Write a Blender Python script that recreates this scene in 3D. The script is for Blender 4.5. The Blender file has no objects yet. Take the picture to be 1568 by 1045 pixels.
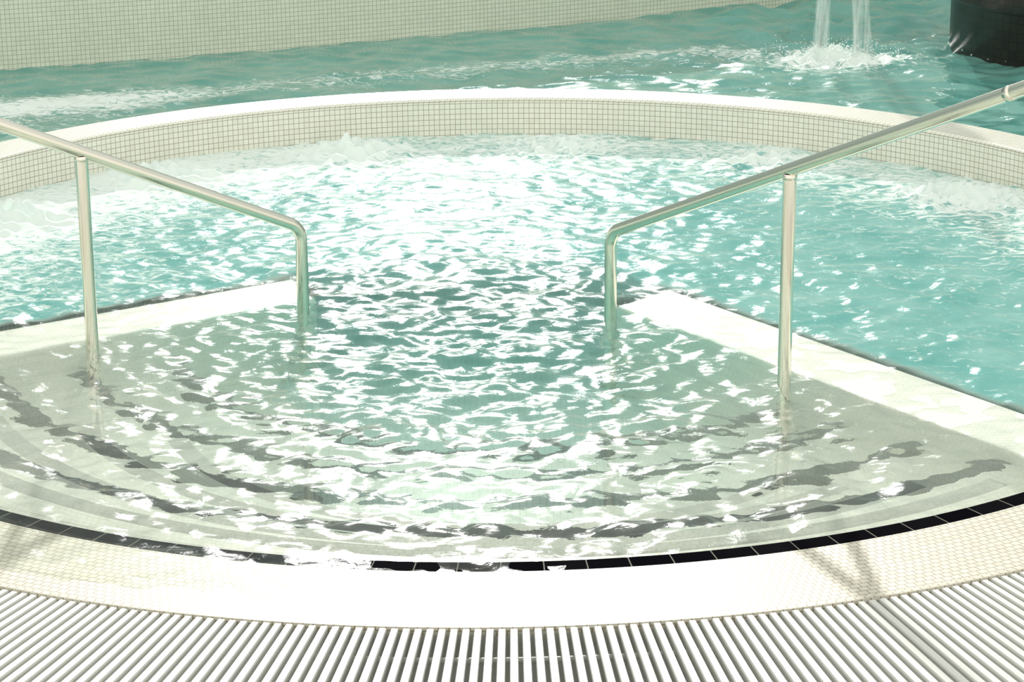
import bpy, bmesh, math, random
import numpy as np
from mathutils import Vector, Matrix
random.seed(4)
sc = bpy.context.scene
try:
    sc.view_settings.view_transform = 'Standard'
    sc.view_settings.look = 'None'
except Exception as e:
    print(e)

H = 2.59
R = 2.65
D2R = math.pi/180
TILT = 0.012

# ------------------------------------------------------------ materials
def new_mat(name):
    m = bpy.data.materials.new(name); m.use_nodes = True
    nt = m.node_tree; nt.nodes.clear()
    out = nt.nodes.new('ShaderNodeOutputMaterial')
    return m, nt, out

def mosaic(name, c1, c2, grout, size=0.025, h=None, offset=0.0, mortar=0.0018, rough=0.25, spec=0.5):
    m, nt, out = new_mat(name)
    uv = nt.nodes.new('ShaderNodeUVMap')
    b = nt.nodes.new('ShaderNodeTexBrick')
    b.offset = offset; b.squash = 1.0
    b.inputs['Color1'].default_value = (*c1, 1)
    b.inputs['Color2'].default_value = (*c2, 1)
    b.inputs['Mortar'].default_value = (*grout, 1)
    b.inputs['Scale'].default_value = 1.0
    b.inputs['Mortar Size'].default_value = mortar
    b.inputs['Mortar Smooth'].default_value = 0.1
    b.inputs['Brick Width'].default_value = size
    b.inputs['Row Height'].default_value = h or size
    nt.links.new(uv.outputs[0], b.inputs['Vector'])
    n = nt.nodes.new('ShaderNodeTexNoise'); n.inputs['Scale'].default_value = 3.0
    nt.links.new(uv.outputs[0], n.inputs['Vector'])
    mx = nt.nodes.new('ShaderNodeMixRGB'); mx.blend_type = 'MULTIPLY'; mx.inputs[0].default_value = 0.08
    nt.links.new(b.outputs['Color'], mx.inputs[1]); nt.links.new(n.outputs['Fac'], mx.inputs[2])
    p = nt.nodes.new('ShaderNodeBsdfPrincipled')
    p.inputs['Roughness'].default_value = rough
    p.inputs['Specular IOR Level'].default_value = spec
    nt.links.new(mx.outputs[0], p.inputs['Base Color'])
    bp = nt.nodes.new('ShaderNodeBump'); bp.inputs['Strength'].default_value = 0.3; bp.inputs['Distance'].default_value = 0.001
    bp.invert = True
    nt.links.new(b.outputs['Fac'], bp.inputs['Height'])
    nt.links.new(bp.outputs[0], p.inputs['Normal'])
    nt.links.new(p.outputs[0], out.inputs[0])
    return m

M_cream = mosaic('cream_mosaic', (0.90,0.90,0.81), (0.84,0.84,0.74), (0.36,0.33,0.26), mortar=0.0013)
M_beach = mosaic('pale_edge_mosaic', (0.74,0.72,0.64), (0.66,0.63,0.54), (0.34,0.29,0.20), size=0.027, h=0.025, offset=0.5, mortar=0.0016, rough=0.4, spec=0.12)
M_step = mosaic('step_mosaic', (0.96,0.98,0.92), (0.94,0.96,0.89), (0.80,0.83,0.74), offset=0.5, spec=0.1)
M_black = mosaic('black_tile', (0.004,0.004,0.006), (0.009,0.009,0.011), (0.25,0.25,0.22), size=0.117, h=0.2, mortar=0.0018, rough=0.5, spec=0.0)
M_nosing = mosaic('black_step_nosing', (0.003,0.003,0.004), (0.005,0.005,0.006), (0.04,0.04,0.035), size=0.117, h=0.2, mortar=0.0015, rough=0.5, spec=0.0)
M_floor = mosaic('pool_floor_mosaic', (0.70,0.92,0.89), (0.66,0.90,0.86), (0.45,0.64,0.64), spec=0.1)
M_wall = mosaic('back_wall_mosaic', (0.78,0.81,0.69), (0.72,0.75,0.63), (0.36,0.40,0.31), mortar=0.0013)
M_dark = mosaic('dark_mosaic', (0.022,0.014,0.012), (0.035,0.022,0.018), (0.008,0.006,0.005), size=0.05, rough=0.3)
M_deck = mosaic('deck_tile', (0.75,0.75,0.70), (0.7,0.7,0.65), (0.4,0.4,0.36), size=0.10)

def simple(name, col, rough=0.4, metal=0.0, noise=None):
    m, nt, out = new_mat(name)
    p = nt.nodes.new('ShaderNodeBsdfPrincipled')
    p.inputs['Base Color'].default_value = (*col, 1)
    p.inputs['Roughness'].default_value = rough
    p.inputs['Metallic'].default_value = metal
    if noise:
        t = nt.nodes.new('ShaderNodeTexCoord')
        n = nt.nodes.new('ShaderNodeTexNoise'); n.inputs['Scale'].default_value = noise
        nt.links.new(t.outputs['Object'], n.inputs['Vector'])
        mr = nt.nodes.new('ShaderNodeMapRange')
        mr.inputs['To Min'].default_value = rough*0.8; mr.inputs['To Max'].default_value = rough*1.3
        nt.links.new(n.outputs['Fac'], mr.inputs['Value'])
        nt.links.new(mr.outputs[0], p.inputs['Roughness'])
    nt.links.new(p.outputs[0], out.inputs[0])
    return m
M_slat = simple('white_grating_plastic', (0.68,0.69,0.66), 0.4, 0, 20)
M_chan = simple('gutter_channel_grey', (0.60,0.61,0.58), 0.5, 0, 8)
M_steel = simple('polished_stainless_steel', (0.90,0.86,0.77), 0.15, 1.0, 60)

def water_mat(name, tint_sh, tint_dp, murk_col, gl_rough=0.09, bump=0.5, foam_col=(0.85,0.93,0.90)):
    m, nt, out = new_mat(name)
    L = nt.links.new; N = nt.nodes.new
    tc = N('ShaderNodeTexCoord')
    at = N('ShaderNodeAttribute'); at.attribute_name = 'murk'
    af = N('ShaderNodeAttribute'); af.attribute_name = 'foam'
    ad = N('ShaderNodeAttribute'); ad.attribute_name = 'deep'
    ac = N('ShaderNodeAttribute'); ac.attribute_name = 'clear'
    n1 = N('ShaderNodeTexNoise'); n1.inputs['Scale'].default_value = 20; n1.inputs['Detail'].default_value = 3; n1.inputs['Distortion'].default_value = 0.8
    L(tc.outputs['Object'], n1.inputs['Vector'])
    bp = N('ShaderNodeBump'); bp.inputs['Strength'].default_value = bump; bp.inputs['Distance'].default_value = 0.0042
    L(n1.outputs['Fac'], bp.inputs['Height'])
    # Schlick reflectance of the water skin (same from above and below)
    ge = N('ShaderNodeNewGeometry')
    dt = N('ShaderNodeVectorMath'); dt.operation='DOT_PRODUCT'; L(bp.outputs[0],dt.inputs[0]); L(ge.outputs['Incoming'],dt.inputs[1])
    ab = N('ShaderNodeMath'); ab.operation='ABSOLUTE'; L(dt.outputs['Value'],ab.inputs[0])
    om = N('ShaderNodeMath'); om.operation='SUBTRACT'; om.inputs[0].default_value=1.0; L(ab.outputs[0],om.inputs[1]); om.use_clamp=True
    pw = N('ShaderNodeMath'); pw.operation='POWER'; L(om.outputs[0],pw.inputs[0]); pw.inputs[1].default_value=5.0
    fr = N('ShaderNodeMath'); fr.operation='MULTIPLY_ADD'; L(pw.outputs[0],fr.inputs[0]); fr.inputs[1].default_value=0.98; fr.inputs[2].default_value=0.02
    gl = N('ShaderNodeBsdfGlossy'); gl.inputs['Roughness'].default_value = gl_rough
    gl.inputs['Color'].default_value = (1,1,1,1)
    L(bp.outputs[0], gl.inputs['Normal'])
    tint = N('ShaderNodeMixRGB'); tint.inputs[1].default_value = (*tint_sh,1); tint.inputs[2].default_value = (*tint_dp,1)
    L(ad.outputs['Fac'], tint.inputs[0])
    rf = N('ShaderNodeBsdfRefraction'); rf.inputs['IOR'].default_value = 1.33; rf.inputs['Roughness'].default_value = 0.0
    L(tint.outputs[0], rf.inputs['Color']); L(bp.outputs[0], rf.inputs['Normal'])
    tr = N('ShaderNodeBsdfTransparent'); L(tint.outputs[0], tr.inputs['Color'])
    m1 = N('ShaderNodeMixShader'); L(ac.outputs['Fac'], m1.inputs[0])
    L(rf.outputs[0], m1.inputs[1]); L(tr.outputs[0], m1.inputs[2])
    df = N('ShaderNodeBsdfDiffuse')
    n2 = N('ShaderNodeTexNoise'); n2.inputs['Scale'].default_value = 3.0; n2.inputs['Detail'].default_value = 5
    L(tc.outputs['Object'], n2.inputs['Vector'])
    mc = N('ShaderNodeMixRGB'); mc.inputs[1].default_value = (*murk_col[0],1); mc.inputs[2].default_value = (*murk_col[1],1)
    r0 = N('ShaderNodeMapRange'); r0.inputs['From Min'].default_value=0.35; r0.inputs['From Max'].default_value=0.65
    L(n2.outputs['Fac'], r0.inputs['Value']); L(r0.outputs[0], mc.inputs[0]); 
    md = N('ShaderNodeMixRGB'); md.inputs[1].default_value = (0.82,0.96,0.88,1); L(ad.outputs['Fac'], md.inputs[0]); L(mc.outputs[0], md.inputs[2])
    L(md.outputs[0], df.inputs['Color'])
    m2 = N('ShaderNodeMixShader'); L(at.outputs['Fac'], m2.inputs[0]); L(m1.outputs[0], m2.inputs[1]); L(df.outputs[0], m2.inputs[2])
    # foam
    mpf = N('ShaderNodeMapping'); mpf.inputs['Scale'].default_value=(0.8,1.25,1); L(tc.outputs['Object'], mpf.inputs[0])
    n3 = N('ShaderNodeTexNoise'); n3.inputs['Scale'].default_value = 12; n3.inputs['Detail'].default_value = 9; n3.inputs['Roughness'].default_value=0.72; n3.inputs['Distortion'].default_value = 2.0
    L(mpf.outputs[0], n3.inputs['Vector'])
    ad2 = N('ShaderNodeMath'); ad2.operation = 'ADD'; L(n3.outputs['Fac'], ad2.inputs[0]); L(af.outputs['Fac'], ad2.inputs[1])
    r1 = N('ShaderNodeMapRange'); r1.inputs['From Min'].default_value=0.76; r1.inputs['From Max'].default_value=0.90; r1.inputs['To Max'].default_value=0.9
    L(ad2.outputs[0], r1.inputs['Value'])
    fd = N('ShaderNodeBsdfDiffuse'); fd.inputs['Color'].default_value = (*foam_col,1); L(bp.outputs[0], fd.inputs['Normal'])
    m4 = N('ShaderNodeMixShader'); L(fr.outputs[0], m4.inputs[0]); L(m2.outputs[0], m4.inputs[1]); L(gl.outputs[0], m4.inputs[2])
    m3 = N('ShaderNodeMixShader'); L(r1.outputs[0], m3.inputs[0]); L(m4.outputs[0], m3.inputs[1]); L(fd.outputs[0], m3.inputs[2])
    L(m3.outputs[0], out.inputs[0])
    return m
M_water = water_mat('whirlpool_water', (0.98,1.0,0.975), (0.74,0.97,0.92), ((0.16,0.49,0.46),(0.30,0.62,0.58)), gl_rough=0.10)
M_water2 = water_mat('river_pool_water', (0.75,0.92,0.85), (0.45,0.75,0.70), ((0.11,0.35,0.31),(0.19,0.44,0.39)), gl_rough=0.09)

# ------------------------------------------------------------ mesh helpers
def finish(name, bm, mats, smooth=False):
    me = bpy.data.meshes.new(name); bm.to_mesh(me); bm.free()
    for mt in mats: me.materials.append(mt)
    if smooth:
        me.polygons.foreach_set('use_smooth', [True]*len(me.polygons))
    ob = bpy.data.objects.new(name, me); sc.collection.objects.link(ob)
    return ob

def ring_surface(bm, prof, rngf, n, zf=None, flip=False):
    uvl = bm.loops.layers.uv.verify()
    rows = []
    for (r, z, mt) in prof:
        a0, a1 = rngf(r)
        row = []
        for i in range(n+1):
            a = a0+(a1-a0)*i/n
            x, y = r*math.cos(a), r*math.sin(a)
            row.append((bm.verts.new((x, y, z+(zf(x,y,r) if zf else 0))), a))
        rows.append(row)
    for k in range(len(prof)-1):
        r0,z0,mt = prof[k]; r1,z1,_ = prof[k+1]
        ln = math.hypot(r1-r0, z1-z0)
        rm = 0.5*(r0+r1)
        vert = abs(r1-r0) < 0.3*abs(z1-z0)
        va, vb = (z0, z1) if vert else (r0, r1)
        if mt == 1: va, vb = 0.01, 0.01+ln
        for i in range(n):
            A,B = rows[k][i], rows[k][i+1]; C,Dd = rows[k+1][i+1], rows[k+1][i]
            f = bm.faces.new((A[0],B[0],C[0],Dd[0])); f.material_index = mt
            for lp,(aa,vv) in zip(f.loops, ((A[1],va),(B[1],va),(C[1],vb),(Dd[1],vb))):
                lp[uvl].uv = (aa*rm+20, vv+20 if mt!=1 else vv)
            f.normal_update()
    return rows

def box_prism(bm, pts, z0, z1, mat=0, bev=0):
    uvl = bm.loops.layers.uv.verify()
    b = [bm.verts.new((p[0],p[1],z0)) for p in pts]
    t = [bm.verts.new((p[0],p[1],z1)) for p in pts]
    n = len(pts); fs=[]
    fs.append(bm.faces.new(t)); fs.append(bm.faces.new(b[::-1]))
    for lp in fs[0].loops: lp[uvl].uv=(lp.vert.co.x+20, lp.vert.co.y+20)
    for i in range(n):
        j=(i+1)%n
        f = bm.faces.new((b[i],b[j],t[j],t[i])); fs.append(f)
        d = (Vector(pts[j])-Vector(pts[i])).length
        for lp,uvv in zip(f.loops, ((0,z0),(d,z0),(d,z1),(0,z1))): lp[uvl].uv=(uvv[0]+20,uvv[1]+20)
    for f in fs: f.material_index = mat
    return fs

def tube(bm, pts, rad, seg=20, cap=True):
    pts=[Vector(p) for p in pts]
    T=[]
    for i in range(len(pts)):
        a=pts[max(i-1,0)]; b=pts[min(i+1,len(pts)-1)]
        T.append((b-a).normalized())
    up=Vector((0,0,1)) if abs(T[0].z)<0.9 else Vector((1,0,0))
    nrm=(up-T[0]*up.dot(T[0])).normalized()
    rings=[]
    for i,p in enumerate(pts):
        nrm=(nrm-T[i]*nrm.dot(T[i])).normalized()
        bn=T[i].cross(nrm)
        rr = rad[i] if isinstance(rad,(list,tuple)) else rad
        rings.append([bm.verts.new(p+(nrm*math.cos(2*math.pi*k/seg)+bn*math.sin(2*math.pi*k/seg))*rr) for k in range(seg)])
    for i in range(len(rings)-1):
        for k in range(seg):
            f=bm.faces.new((rings[i][k],rings[i][(k+1)%seg],rings[i+1][(k+1)%seg],rings[i+1][k])); f.smooth=True
    if cap:
        bm.faces.new(rings[0][::-1]); bm.faces.new(rings[-1])

def fillet(pts, rads, seg=10):
    out=[Vector(pts[0])]
    for i in range(1,len(pts)-1):
        P=Vector(pts[i]); a=(Vector(pts[i-1])-P).normalized(); b=(Vector(pts[i+1])-P).normalized()
        ang=a.angle(b); r=rads[i-1]
        d=r/math.tan(ang/2)
        c=P+(a+b).normalized()*(r/math.sin(ang/2))
        s=P+a*d; e=P+b*d
        v0=s-c; v1=e-c; tot=v0.angle(v1); ax=v0.cross(v1).normalized()
        for k in range(seg+1):
            out.append(c+Matrix.Rotation(tot*k/seg,3,ax)@v0)
    out.append(Vector(pts[-1]))
    return out

# ------------------------------------------------------------ layout (metres, water level z=0, whirlpool centre at origin)
RP, RD = Vector((0.353,-0.380)), Vector((0.587,-0.809)).normalized()
RN = Vector((-RD.y, RD.x))           # away from the steps
LP, LD = Vector((-0.758,-0.235)), Vector((-0.836,-0.548)).normalized()
LN = Vector((LD.y, -LD.x))
def hit(P, D, r):
    pd=P.dot(D); t=-pd+math.sqrt(max(pd*pd-P.dot(P)+r*r,0)); q=P+D*t
    return math.atan2(q.y,q.x)
RE = RP+RN*0.12; LE = LP+LN*0.12
def step_rng(r):
    a1=hit(RE,RD,r); a0=hit(LE,LD,r)
    if a0>0: a0-=2*math.pi
    return (a0,a1)
def beach_tilt(x,y,r): return TILT*x
Z0=-0.001
BP=[(2.62,Z0),(2.69,Z0+0.001),(2.88,0.005),(3.06,0.011)]

# steps
bm=bmesh.new()
prof=[]
z=Z0; rr=[2.62,2.26,1.92,1.58,1.24]
zz=[-0.11,-0.22,-0.33,-0.44,-0.75]
for i,r in enumerate(rr):
    prof.append((r, z, 0)); 
    prof.append((r-0.004, zz[i], 0))
    z=zz[i]
    if i<len(rr)-1:
        prof.append((rr[i+1]+0.075, z, 1))
prof.append((0.9,-0.75,0))
ring_surface(bm, prof, step_rng, 120, lambda x,y,r: (TILT*x if r>2.617 else 0))
finish('pool_steps', bm, [M_step, M_nosing])

# beach edge
def beach_rng(r): return (-156*D2R, -36*D2R)
bm=bmesh.new()
ring_surface(bm, [(2.62,Z0,1),(2.69,Z0+0.001,0),(2.88,0.005,0),(3.06,0.011,0),(3.078,0.011,0),(3.08,-0.12,0)], beach_rng, 160, beach_tilt)
finish('pool_edge_tiles', bm, [M_beach, M_black])

# step side walls
def side(name,P,D,N,zt):
    bm=bmesh.new()
    a=P+N*0.12-D*0.12; b=P+N*0.42-D*0.18
    c=P+N*0.42+D*2.22; d=P+N*0.12+D*2.22
    fs=box_prism(bm,[tuple(a),tuple(b),tuple(c),tuple(d)],-0.75,zt)
    bmesh.ops.recalc_face_normals(bm,faces=bm.faces[:])
    es=[e for e in bm.edges if all(v.co.z>-0.1 for v in e.verts)]
    bmesh.ops.bevel(bm,geom=es,offset=0.012,segments=3,affect='EDGES',profile=0.5)
    return finish(name,bm,[M_step])
side('step_side_wall',RP,RD,RN,-0.001)
side('step_side_wall',LP,LD,LN,-0.009)

# rim wall
bm=bmesh.new()
arng=lambda r:(-42*D2R, 206*D2R)
rows=ring_surface(bm,[(R,-0.75,0),(R,0.160,0),(R+0.004,0.170,0),(R+0.014,0.174,0),(R+0.216,0.174,0),(R+0.226,0.170,0),(R+0.23,0.160,0),(R+0.23,-1.1,0)],arng,260)
for e in (0,-1):
    bm.faces.new([r[e][0] for r in rows])
bmesh.ops.recalc_face_normals(bm,faces=bm.faces[:])
finish('pool_rim_wall',bm,[M_cream])

# floors
def disc_floor(name, r, z, mat):
    bm=bmesh.new(); uvl=bm.loops.layers.uv.verify()
    vs=[bm.verts.new((r*math.cos(2*math.pi*i/96), r*math.sin(2*math.pi*i/96), z)) for i in range(96)]
    f=bm.faces.new(vs)
    for lp in f.loops: lp[uvl].uv=(lp.vert.co.x+20,lp.vert.co.y+20)
    return finish(name,bm,[mat])
disc_floor('floor_whirlpool',R+0.02,-0.755,M_floor)
bm=bmesh.new(); uvl=bm.loops.layers.uv.verify()
f=bm.faces.new([bm.verts.new(p) for p in ((-9,-9,-1.12),(9,-9,-1.12),(9,12,-1.12),(-9,12,-1.12))])
for lp in f.loops: lp[uvl].uv=(lp.vert.co.x+20,lp.vert.co.y+20)
finish('floor',bm,[M_floor])

# deck (outside the grating)
bm=bmesh.new()
rows=ring_surface(bm,[(3.765,-0.14,0),(3.765,0.02,0),(7.0,0.02,0),(7.0,-1.1,0)],lambda r:(-156*D2R,-24*D2R),120)
finish('deck',bm,[M_deck])
bm=bmesh.new()
ring_surface(bm,[(3.082,-0.01,0),(3.082,-0.09,0),(3.76,-0.09,0),(3.76,0.01,0)],lambda r:(-156*D2R,-24*D2R),120,beach_tilt)
finish('gutter_channel',bm,[M_chan])
# grating
bm=bmesh.new()
pitch=0.0305/3.1
a=-152*D2R; k=0
while a<-28*D2R:
    ca,sa=math.cos(a),math.sin(a)
    def P(r,t,z): return (r*ca-t*sa, r*sa+t*ca, z+TILT*3.08*ca)
    sec=lambda w0:[(-w0*0.75,-0.018),(-w0,0.006),(-w0*0.8,0.0105),(w0*0.8,0.0105),(w0,0.006),(w0*0.75,-0.018)]
    A=[bm.verts.new(P(3.088,t,z)) for t,z in sec(0.0098)]
    B=[bm.verts.new(P(3.755,t,z)) for t,z in sec(0.0120)]
    n=len(A)
    for i in range(n):
        j=(i+1)%n; bm.faces.new((A[i],A[j],B[j],B[i]))
    bm.faces.new(A[::-1]); bm.faces.new(B)
    a+=pitch; k+=1
for rad in (3.2,3.42,3.64):
    tube(bm,[(rad*math.cos(t*D2R),rad*math.sin(t*D2R),-0.026+TILT*3.08*math.cos(t*D2R)) for t in range(-152,-27,1)],0.009,8)
bmesh.ops.recalc_face_normals(bm,faces=bm.faces[:])
finish('overflow_grating',bm,[M_slat])

# ------------------------------------------------------------ handrails
def rail(P,D,h0,h1,dpost,hx,tx,foot):
    bm=bmesh.new()
    p3=lambda t,z:(P.x+D.x*t,P.y+D.y*t,z)
    sl=(h1-h0)/dpost
    pts=[p3(0,-0.74),p3(0,h0),p3(tx,h0+sl*tx),p3(foot,h0+sl*tx),p3(foot,0.0)]
    tube(bm,fillet(pts,[0.075,0.25,0.10]),0.0224,28)
    zfoot=-0.42
    tube(bm,[p3(dpost,zfoot),p3(dpost,-0.1),p3(dpost,h1-0.03),p3(dpost,h1-0.012)],0.0224,28)
    tube(bm,[p3(dpost,h1-0.03),p3(dpost,h1-0.024),p3(dpost,h1-0.012)],[0.0226,0.0234,0.0234],28)
    s=tx*0.93
    tube(bm,[p3(s-0.012,h0+sl*(s-0.012)),p3(s+0.012,h0+sl*(s+0.012))],0.0234,28)
    for t,zf in ((0,-0.745),(dpost,zfoot),(foot,0.012)):
        tube(bm,[p3(t,zf),p3(t,zf+0.008),p3(t,zf+0.014)],[0.05,0.05,0.03],24)
    bmesh.ops.recalc_face_normals(bm,faces=bm.faces[:])
    finish('handrail',bm,[M_steel])
rail(RP,RD,0.325,0.728,0.923,0,1.98,2.72)
rail(LP,LD,0.312,0.700,0.83,0,1.80,2.45)

# ------------------------------------------------------------ back wall of the river pool
ctrl=[(-9,3.1),(-6,3.55),(-4.2,3.97),(-2.78,4.42),(-2.11,4.67),(-1.42,4.96),(-0.7,5.27),(0.06,5.63),(1.27,6.27),(2.6,7.05),(4.5,8.3),(7,10.2)]
xs=np.array([c[0] for c in ctrl]); ys=np.array([c[1] for c in ctrl])
co=np.polyfit(xs,ys,4)
X=np.linspace(-9,7,160); Y=np.polyval(co,X)
bm=bmesh.new(); uvl=bm.loops.layers.uv.verify()
s=0
secs=[]
for i in range(len(X)):
    if i: s+=math.hypot(X[i]-X[i-1],Y[i]-Y[i-1])
    dx,dy=(X[min(i+1,159)]-X[max(i-1,0)]),(Y[min(i+1,159)]-Y[max(i-1,0)])
    l=math.hypot(dx,dy); nx,ny=-dy/l,dx/l
    sec=[(0,-1.1),(0,0.63),(0.02,0.65),(0.4,0.65),(0.4,-1.1)]
    cur=[(bm.verts.new((X[i]+nx*o,Y[i]+ny*o,zq)),zq,o) for o,zq in sec]
    secs.append((cur,s))
for i in range(len(secs)-1):
    (c0,s0),(c1,s1)=secs[i],secs[i+1]
    for k in range(4):
        f=bm.faces.new((c0[k][0],c1[k][0],c1[k+1][0],c0[k+1][0]))
        va=c0[k][1]+c0[k][2]; vb=c0[k+1][1]+c0[k+1][2]
        for lp,u in zip(f.loops,((s0,va),(s1,va),(s1,vb),(s0,vb))): lp[uvl].uv=(u[0]+20,u[1]+20)
finish('wall_back',bm,[M_wall])

# ------------------------------------------------------------ dark tiled round island
bm=bmesh.new()
rows=ring_surface(bm,[(0.84,-1.1,0),(0.84,0.24,0),(0.855,0.25,0),(0.87,0.27,0),(0.87,0.42,0),(0.85,0.45,0),(0.82,0.46,0),(0.60,0.46,0),(0.59,0.40,0),(0.001,0.40,0)],lambda r:(0,2*math.pi),96)
bmesh.ops.recalc_face_normals(bm,faces=bm.faces[:])
ob=finish('tiled_pool_island',bm,[M_dark],True); ob.location=(3.33,4.95,0)

# ------------------------------------------------------------ fountain
m,nt,out=new_mat('falling_water')
N=nt.nodes.new; L=nt.links.new
tc=N('ShaderNodeTexCoord'); mp=N('ShaderNodeMapping'); mp.inputs['Scale'].default_value=(90,90,5)
n=N('ShaderNodeTexNoise'); n.inputs['Scale'].default_value=1.0; n.inputs['Detail'].default_value=4
L(tc.outputs['Object'],mp.inputs[0]); L(mp.outputs[0],n.inputs['Vector'])
mr=N('ShaderNodeMapRange'); mr.inputs['From Min'].default_value=0.4; mr.inputs['From Max'].default_value=0.7; mr.inputs['To Max'].default_value=0.36; mr.inputs['To Min'].default_value=0.02
L(n.outputs['Fac'],mr.inputs['Value'])
t1=N('ShaderNodeBsdfTransparent'); p=N('ShaderNodeBsdfPrincipled'); p.inputs['Base Color'].default_value=(0.85,0.93,0.9,1); p.inputs['Roughness'].default_value=0.3
mx=N('ShaderNodeMixShader'); L(mr.outputs[0],mx.inputs[0]); L(t1.outputs[0],mx.inputs[1]); L(p.outputs[0],mx.inputs[2]); L(mx.outputs[0],out.inputs[0])
M_fall=m
FX,FY=1.83,4.60
bm=bmesh.new()
for j in range(12):
    ang=random.uniform(0,6.28); ox=(-0.09 if j%2 else 0.09)+random.uniform(-0.04,0.04); oy=random.uniform(-0.04,0.04)
    pts=[];rd=[]
    ph=random.uniform(0,6)
    for i in range(28):
        t=i/27; z=1.22*(1-t*t*0.9-0.1*t)-0.02
        pts.append((FX+ox*(0.6+0.6*t)+0.006*math.sin(ph+t*11),FY+oy+0.006*math.cos(ph+t*9),z))
        rd.append(0.010+0.006*math.sin(ph*2+t*23)+0.010*t)
    tube(bm,pts,rd,10)
fall=finish('water_stream',bm,[M_fall],True)
bm=bmesh.new()
tube(bm,[(FX,FY,1.20),(FX,FY,1.24),(FX,FY,1.30),(FX,FY,1.34)],[0.15,0.17,0.16,0.05],32)
tube(bm,fillet([(FX,FY,1.33),(FX,FY,1.50),(FX+0.1,FY+2.0,1.50),(FX+0.1,FY+2.0,-1.1)],[0.1,0.15]),0.035,20)
spout=finish('spout_pipe',bm,[M_steel],True)
bm=bmesh.new()
for j in range(600):
    a=random.uniform(0,6.28); q=abs(random.gauss(0,0.20)); z=abs(random.gauss(0,0.03))*math.exp(-q*2)+0.0
    s=random.uniform(0.002,0.0045)
    bmesh.ops.create_icosphere(bm,subdivisions=1,radius=s,matrix=Matrix.Translation((FX+q*1.5*math.cos(a),FY+q*math.sin(a),z)))
drops=finish('splash_droplets',bm,[simple('droplet_white',(0.85,0.93,0.92),0.1)],True)
e=bpy.data.objects.new('water_fountain',None); sc.collection.objects.link(e)
for o in (fall,spout,drops): o.parent=e

# ------------------------------------------------------------ water surfaces
def fld(nx,ny,cell,lam,bw,seed,st=1.0):
    """band-limited random field; st>1 stretches crests along x"""
    rng=np.random.default_rng(seed)
    w=rng.standard_normal((ny,nx)); F=np.fft.fft2(w)
    kx=2*np.pi*np.fft.fftfreq(nx,cell)*st; ky=2*np.pi*np.fft.fftfreq(ny,cell)
    K=np.sqrt(kx[None,:]**2+ky[:,None]**2)+1e-6
    S=np.exp(-(np.log(K/(2*np.pi/lam)))**2/(2*bw*bw))/K
    f=np.real(np.fft.ifft2(F*S)); return f/f.std()
def grid_water(name,x0,x1,y0,y1,cell,hfun,keep,attrs,mat):
    nx=int((x1-x0)/cell)+1; ny=int((y1-y0)/cell)+1
    gx,gy=np.meshgrid(x0+np.arange(nx)*cell,y0+np.arange(ny)*cell)
    hz=hfun(gx,gy,nx,ny,cell)
    k=keep(gx,gy)
    fm=k[:-1,:-1]&k[1:,:-1]&k[:-1,1:]&k[1:,1:]
    idx=np.arange(nx*ny).reshape(ny,nx)
    q=np.stack([idx[:-1,:-1][fm],idx[:-1,1:][fm],idx[1:,1:][fm],idx[1:,:-1][fm]],1)
    used=np.unique(q); rem=np.full(nx*ny,-1); rem[used]=np.arange(len(used)); q=rem[q]
    V=np.stack([gx.ravel()[used],gy.ravel()[used],hz.ravel()[used]],1)
    me=bpy.data.meshes.new(name)
    me.vertices.add(len(V)); me.vertices.foreach_set('co',V.ravel())
    me.loops.add(q.size); me.loops.foreach_set('vertex_index',q.ravel().astype(np.int32))
    me.polygons.add(len(q)); me.polygons.foreach_set('loop_start',np.arange(0,q.size,4,dtype=np.int32))
    me.update(calc_edges=True); me.validate()
    me.polygons.foreach_set('use_smooth',np.ones(len(q),dtype=bool))
    A=attrs(gx,gy)
    for an,arr in A.items():
        at=me.attributes.new(an,'FLOAT','POINT'); at.data.foreach_set('value',np.clip(arr,0,1).ravel()[used].astype(np.float32))
    me.materials.append(mat)
    ob=bpy.data.objects.new(name,me); sc.collection.objects.link(ob); return ob
def ss(a,b,x):
    t=np.clip((x-a)/(b-a),0,1); return t*t*(3-2*t)
def dists(gx,gy):
    return (gx-RE.x)*RN.x+(gy-RE.y)*RN.y,(gx-LE.x)*LN.x+(gy-LE.y)*LN.y
def strips(gx,gy):
    dr,dl=dists(gx,gy)
    tr=(gx-RP.x)*RD.x+(gy-RP.y)*RD.y; tl=(gx-LP.x)*LD.x+(gy-LP.y)*LD.y
    sr=ss(-0.03,0.03,dr)*ss(0.36,0.28,dr)*ss(-0.22,-0.12,tr)
    sl=ss(-0.03,0.03,dl)*ss(0.36,0.28,dl)*ss(-0.22,-0.12,tl)
    return sr,sl
def zone(gx,gy):
    dr,dl=dists(gx,gy)
    return np.maximum(ss(0.24,0.34,dr),ss(0.24,0.34,dl))
JETS=((60,.12),(85,.14),(108,.22),(130,.22),(152,.26),(172,.26),(35,.20),(12,.16))
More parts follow.
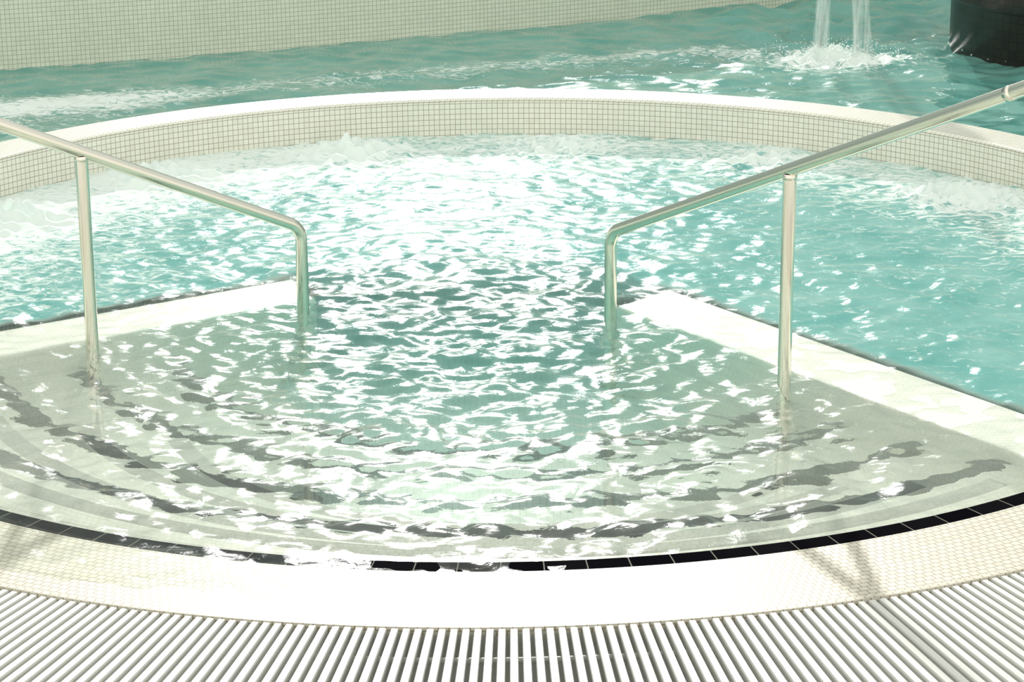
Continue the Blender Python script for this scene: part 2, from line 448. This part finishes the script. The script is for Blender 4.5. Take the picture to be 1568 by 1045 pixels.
def h_in(gx,gy,nx,ny,c):
    r=np.hypot(gx,gy)
    sr,sl=strips(gx,gy)
    h=0.0034*fld(nx,ny,c,0.42,0.35,1)+0.0022*fld(nx,ny,c,0.16,0.3,2,1.15)+0.0015*fld(nx,ny,c,0.085,0.28,3,1.1)
    left=ss(0.5,-0.8,gx)
    calm=1-(0.60-0.30*left)*ss(2.3,2.75,r)*ss(1.0,1.8,-gy)
    far=1-0.42*ss(0.1,0.9,gy)
    mid=1+0.15*np.exp(-((gx+0.1)**2+((gy+0.5)/1.3)**2)/(2*0.5**2))
    h=h*calm*far*mid*(1-0.4*np.maximum(sr,sl))
    front=(gy<-1.0)
    bz=np.interp(r,[b[0] for b in BP],[b[1] for b in BP])+TILT*gx
    s=ss(2.80+0.08*left,3.03,r)*front
    h=h*(1-s)+(bz-0.004)*s
    for i,(a,am) in enumerate(JETS):
        x=2.38*math.cos(a*D2R); y=2.38*math.sin(a*D2R)
        h+=0.14*am*np.exp(-((gx-x)**2+(gy-y)**2)/(2*0.15**2))*(0.8+0.8*fld(nx,ny,c,0.10,0.3,40+a))
    return h
def a_in(gx,gy):
    r=np.hypot(gx,gy); z=zone(gx,gy); sr,sl=strips(gx,gy); st=np.maximum(sr,sl)
    back=ss(-0.5,0.9,gy)
    murk=0.02+0.80*np.maximum(z,back)
    murk=np.maximum(murk,0.22*ss(1.3,0.7,r))
    murk=np.maximum(murk,0.12*ss(2.60,2.45,r))*(1-st*ss(0.4,-0.1,gy))
    deep=np.maximum(z,ss(1.8,0.8,r))*(1-st)
    clear=0.36+0.59*np.maximum(st,ss(2.56,2.66,r))
    foam=0.02+0.17*np.maximum(z,back)+0.14*ss(1.5,2.45,r)*ss(-0.6,0.8,gy)+0.07*z*ss(-0.5,-1.5,gx)
    foam=foam*(1-st)
    for a,am in JETS:
        x=2.36*math.cos(a*D2R); y=2.36*math.sin(a*D2R)
        foam=foam+0.85*am*np.exp(-((gx-x)**2+(gy-y)**2)/(2*0.19**2))
    return dict(murk=murk,deep=deep,foam=foam,clear=clear)
def keep_in(gx,gy):
    r=np.hypot(gx,gy); an=np.degrees(np.arctan2(gy,gx))
    front=(an<-44)&(an>-152)
    return (r<2.78)|(front&(r<3.05))
grid_water('whirlpool_water',-3.2,3.2,-3.2,3.2,0.0115,h_in,keep_in,a_in,M_water)

def h_out(gx,gy,nx,ny,c):
    h=0.007*fld(nx,ny,c,0.50,0.35,11)+0.004*fld(nx,ny,c,0.20,0.3,12,1.3)+0.0018*fld(nx,ny,c,0.11,0.28,13,1.3)
    h=h*(0.75+1.3*ss(0.8,2.0,gx)*ss(4.2,5.2,gy))
    g=np.exp(-(((gx-FX)/1.5)**2+(gy-FY)**2)/(2*0.15**2))
    return h-0.03+0.04*g*(0.7+0.5*fld(nx,ny,c,0.10,0.3,14))
def a_out(gx,gy):
    t=np.clip((gx+3.4)/4.5,0,1); yl=3.15+t*1.75
    d=np.abs(gy-yl)
    foam=0.05+0.24*np.exp(-(d/0.28)**2)*(gx<1.4)+0.18*ss(-1.0,-2.2,gx)*ss(4.2,3.4,gy)
    foam=foam+0.42*np.exp(-(((gx-FX)/1.6)**2+(gy-FY)**2)/(2*0.18**2))+0.16*np.exp(-(((gx-FX+.2)/2)**2+(gy-FY+0.3)**2)/(2*0.30**2))
    return dict(murk=0.88+0*gx,deep=1+0*gx,foam=foam,clear=0.5+0*gx)
def keep_out(gx,gy):
    r=np.hypot(gx,gy)
    return (r>2.80)&(gy<np.polyval(co,gx)+0.3)
grid_water('river_pool_water',-6,6,-1.4,9.5,0.020,h_out,keep_out,a_out,M_water2)

# ------------------------------------------------------------ light
w=bpy.data.worlds.new('World'); sc.world=w; w.use_nodes=True
nt=w.node_tree; nt.nodes.clear(); N=nt.nodes.new; L=nt.links.new
out=N('ShaderNodeOutputWorld'); bg=N('ShaderNodeBackground')
el=20.5*D2R; az=-1.6*D2R
d=Vector((math.sin(az)*math.cos(el),math.cos(az)*math.cos(el),math.sin(el)))
tc=N('ShaderNodeTexCoord'); sx=N('ShaderNodeSeparateXYZ'); L(tc.outputs['Generated'],sx.inputs[0])
cr=N('ShaderNodeValToRGB')          # elevation gradient, sun-ward half of the hall
els=cr.color_ramp.elements
els[0].position=0.0; els[0].color=(0.45,0.50,0.42,1)
els[1].position=1.0; els[1].color=(1.12,1.10,1.04,1)
e1=els.new(0.5); e1.color=(0.28,0.37,0.33,1)
e2=els.new(0.68); e2.color=(0.38,0.46,0.42,1)
e3=els.new(0.82); e3.color=(0.88,0.92,0.87,1)
ma=N('ShaderNodeMapRange'); ma.inputs['From Min'].default_value=-1; ma.inputs['From Max'].default_value=1
L(sx.outputs['Z'],ma.inputs['Value']); L(ma.outputs[0],cr.inputs[0])
my=N('ShaderNodeMapRange'); my.inputs['From Min'].default_value=-0.5; my.inputs['From Max'].default_value=0.3
my.inputs['To Min'].default_value=1.0; my.inputs['To Max'].default_value=0.0
L(sx.outputs['Y'],my.inputs['Value'])
mb=N('ShaderNodeMixRGB'); L(my.outputs[0],mb.inputs[0]); L(cr.outputs[0],mb.inputs[1]); mb.inputs[2].default_value=(1.28,1.25,1.13,1)
dt=N('ShaderNodeVectorMath'); dt.operation='DOT_PRODUCT'; L(tc.outputs['Generated'],dt.inputs[0]); dt.inputs[1].default_value=d
mh=N('ShaderNodeMapRange'); mh.interpolation_type='SMOOTHSTEP'; mh.inputs['From Min'].default_value=0.9935; mh.inputs['From Max'].default_value=1.0; mh.inputs['To Max'].default_value=12.0
L(dt.outputs['Value'],mh.inputs['Value'])
ml=N('ShaderNodeMixRGB'); ml.blend_type='ADD'; ml.inputs[0].default_value=1.0; ml.use_clamp=False
L(mb.outputs[0],ml.inputs[1]); L(mh.outputs[0],ml.inputs[2])
L(ml.outputs[0],bg.inputs[0])
bg.inputs[1].default_value=0.90
L(bg.outputs[0],out.inputs[0])
sd=bpy.data.lights.new('sun','SUN'); sd.energy=3.3; sd.angle=1.2*D2R; sd.color=(1,0.96,0.88)
so=bpy.data.objects.new('sun',sd); sc.collection.objects.link(so)
so.rotation_euler=d.to_track_quat('Z','Y').to_euler(); so.location=d*12

# ------------------------------------------------------------ camera
cd=bpy.data.cameras.new('camera'); cd.sensor_width=36; cd.lens=86.8; cd.clip_end=100
cam=bpy.data.objects.new('camera',cd); sc.collection.objects.link(cam)
cam.matrix_world=Matrix.Translation((0,-8.84,H))@Matrix.Rotation(72.5*D2R,4,'X')@Matrix.Rotation(-0.37*D2R,4,'Z')
sc.camera=cam
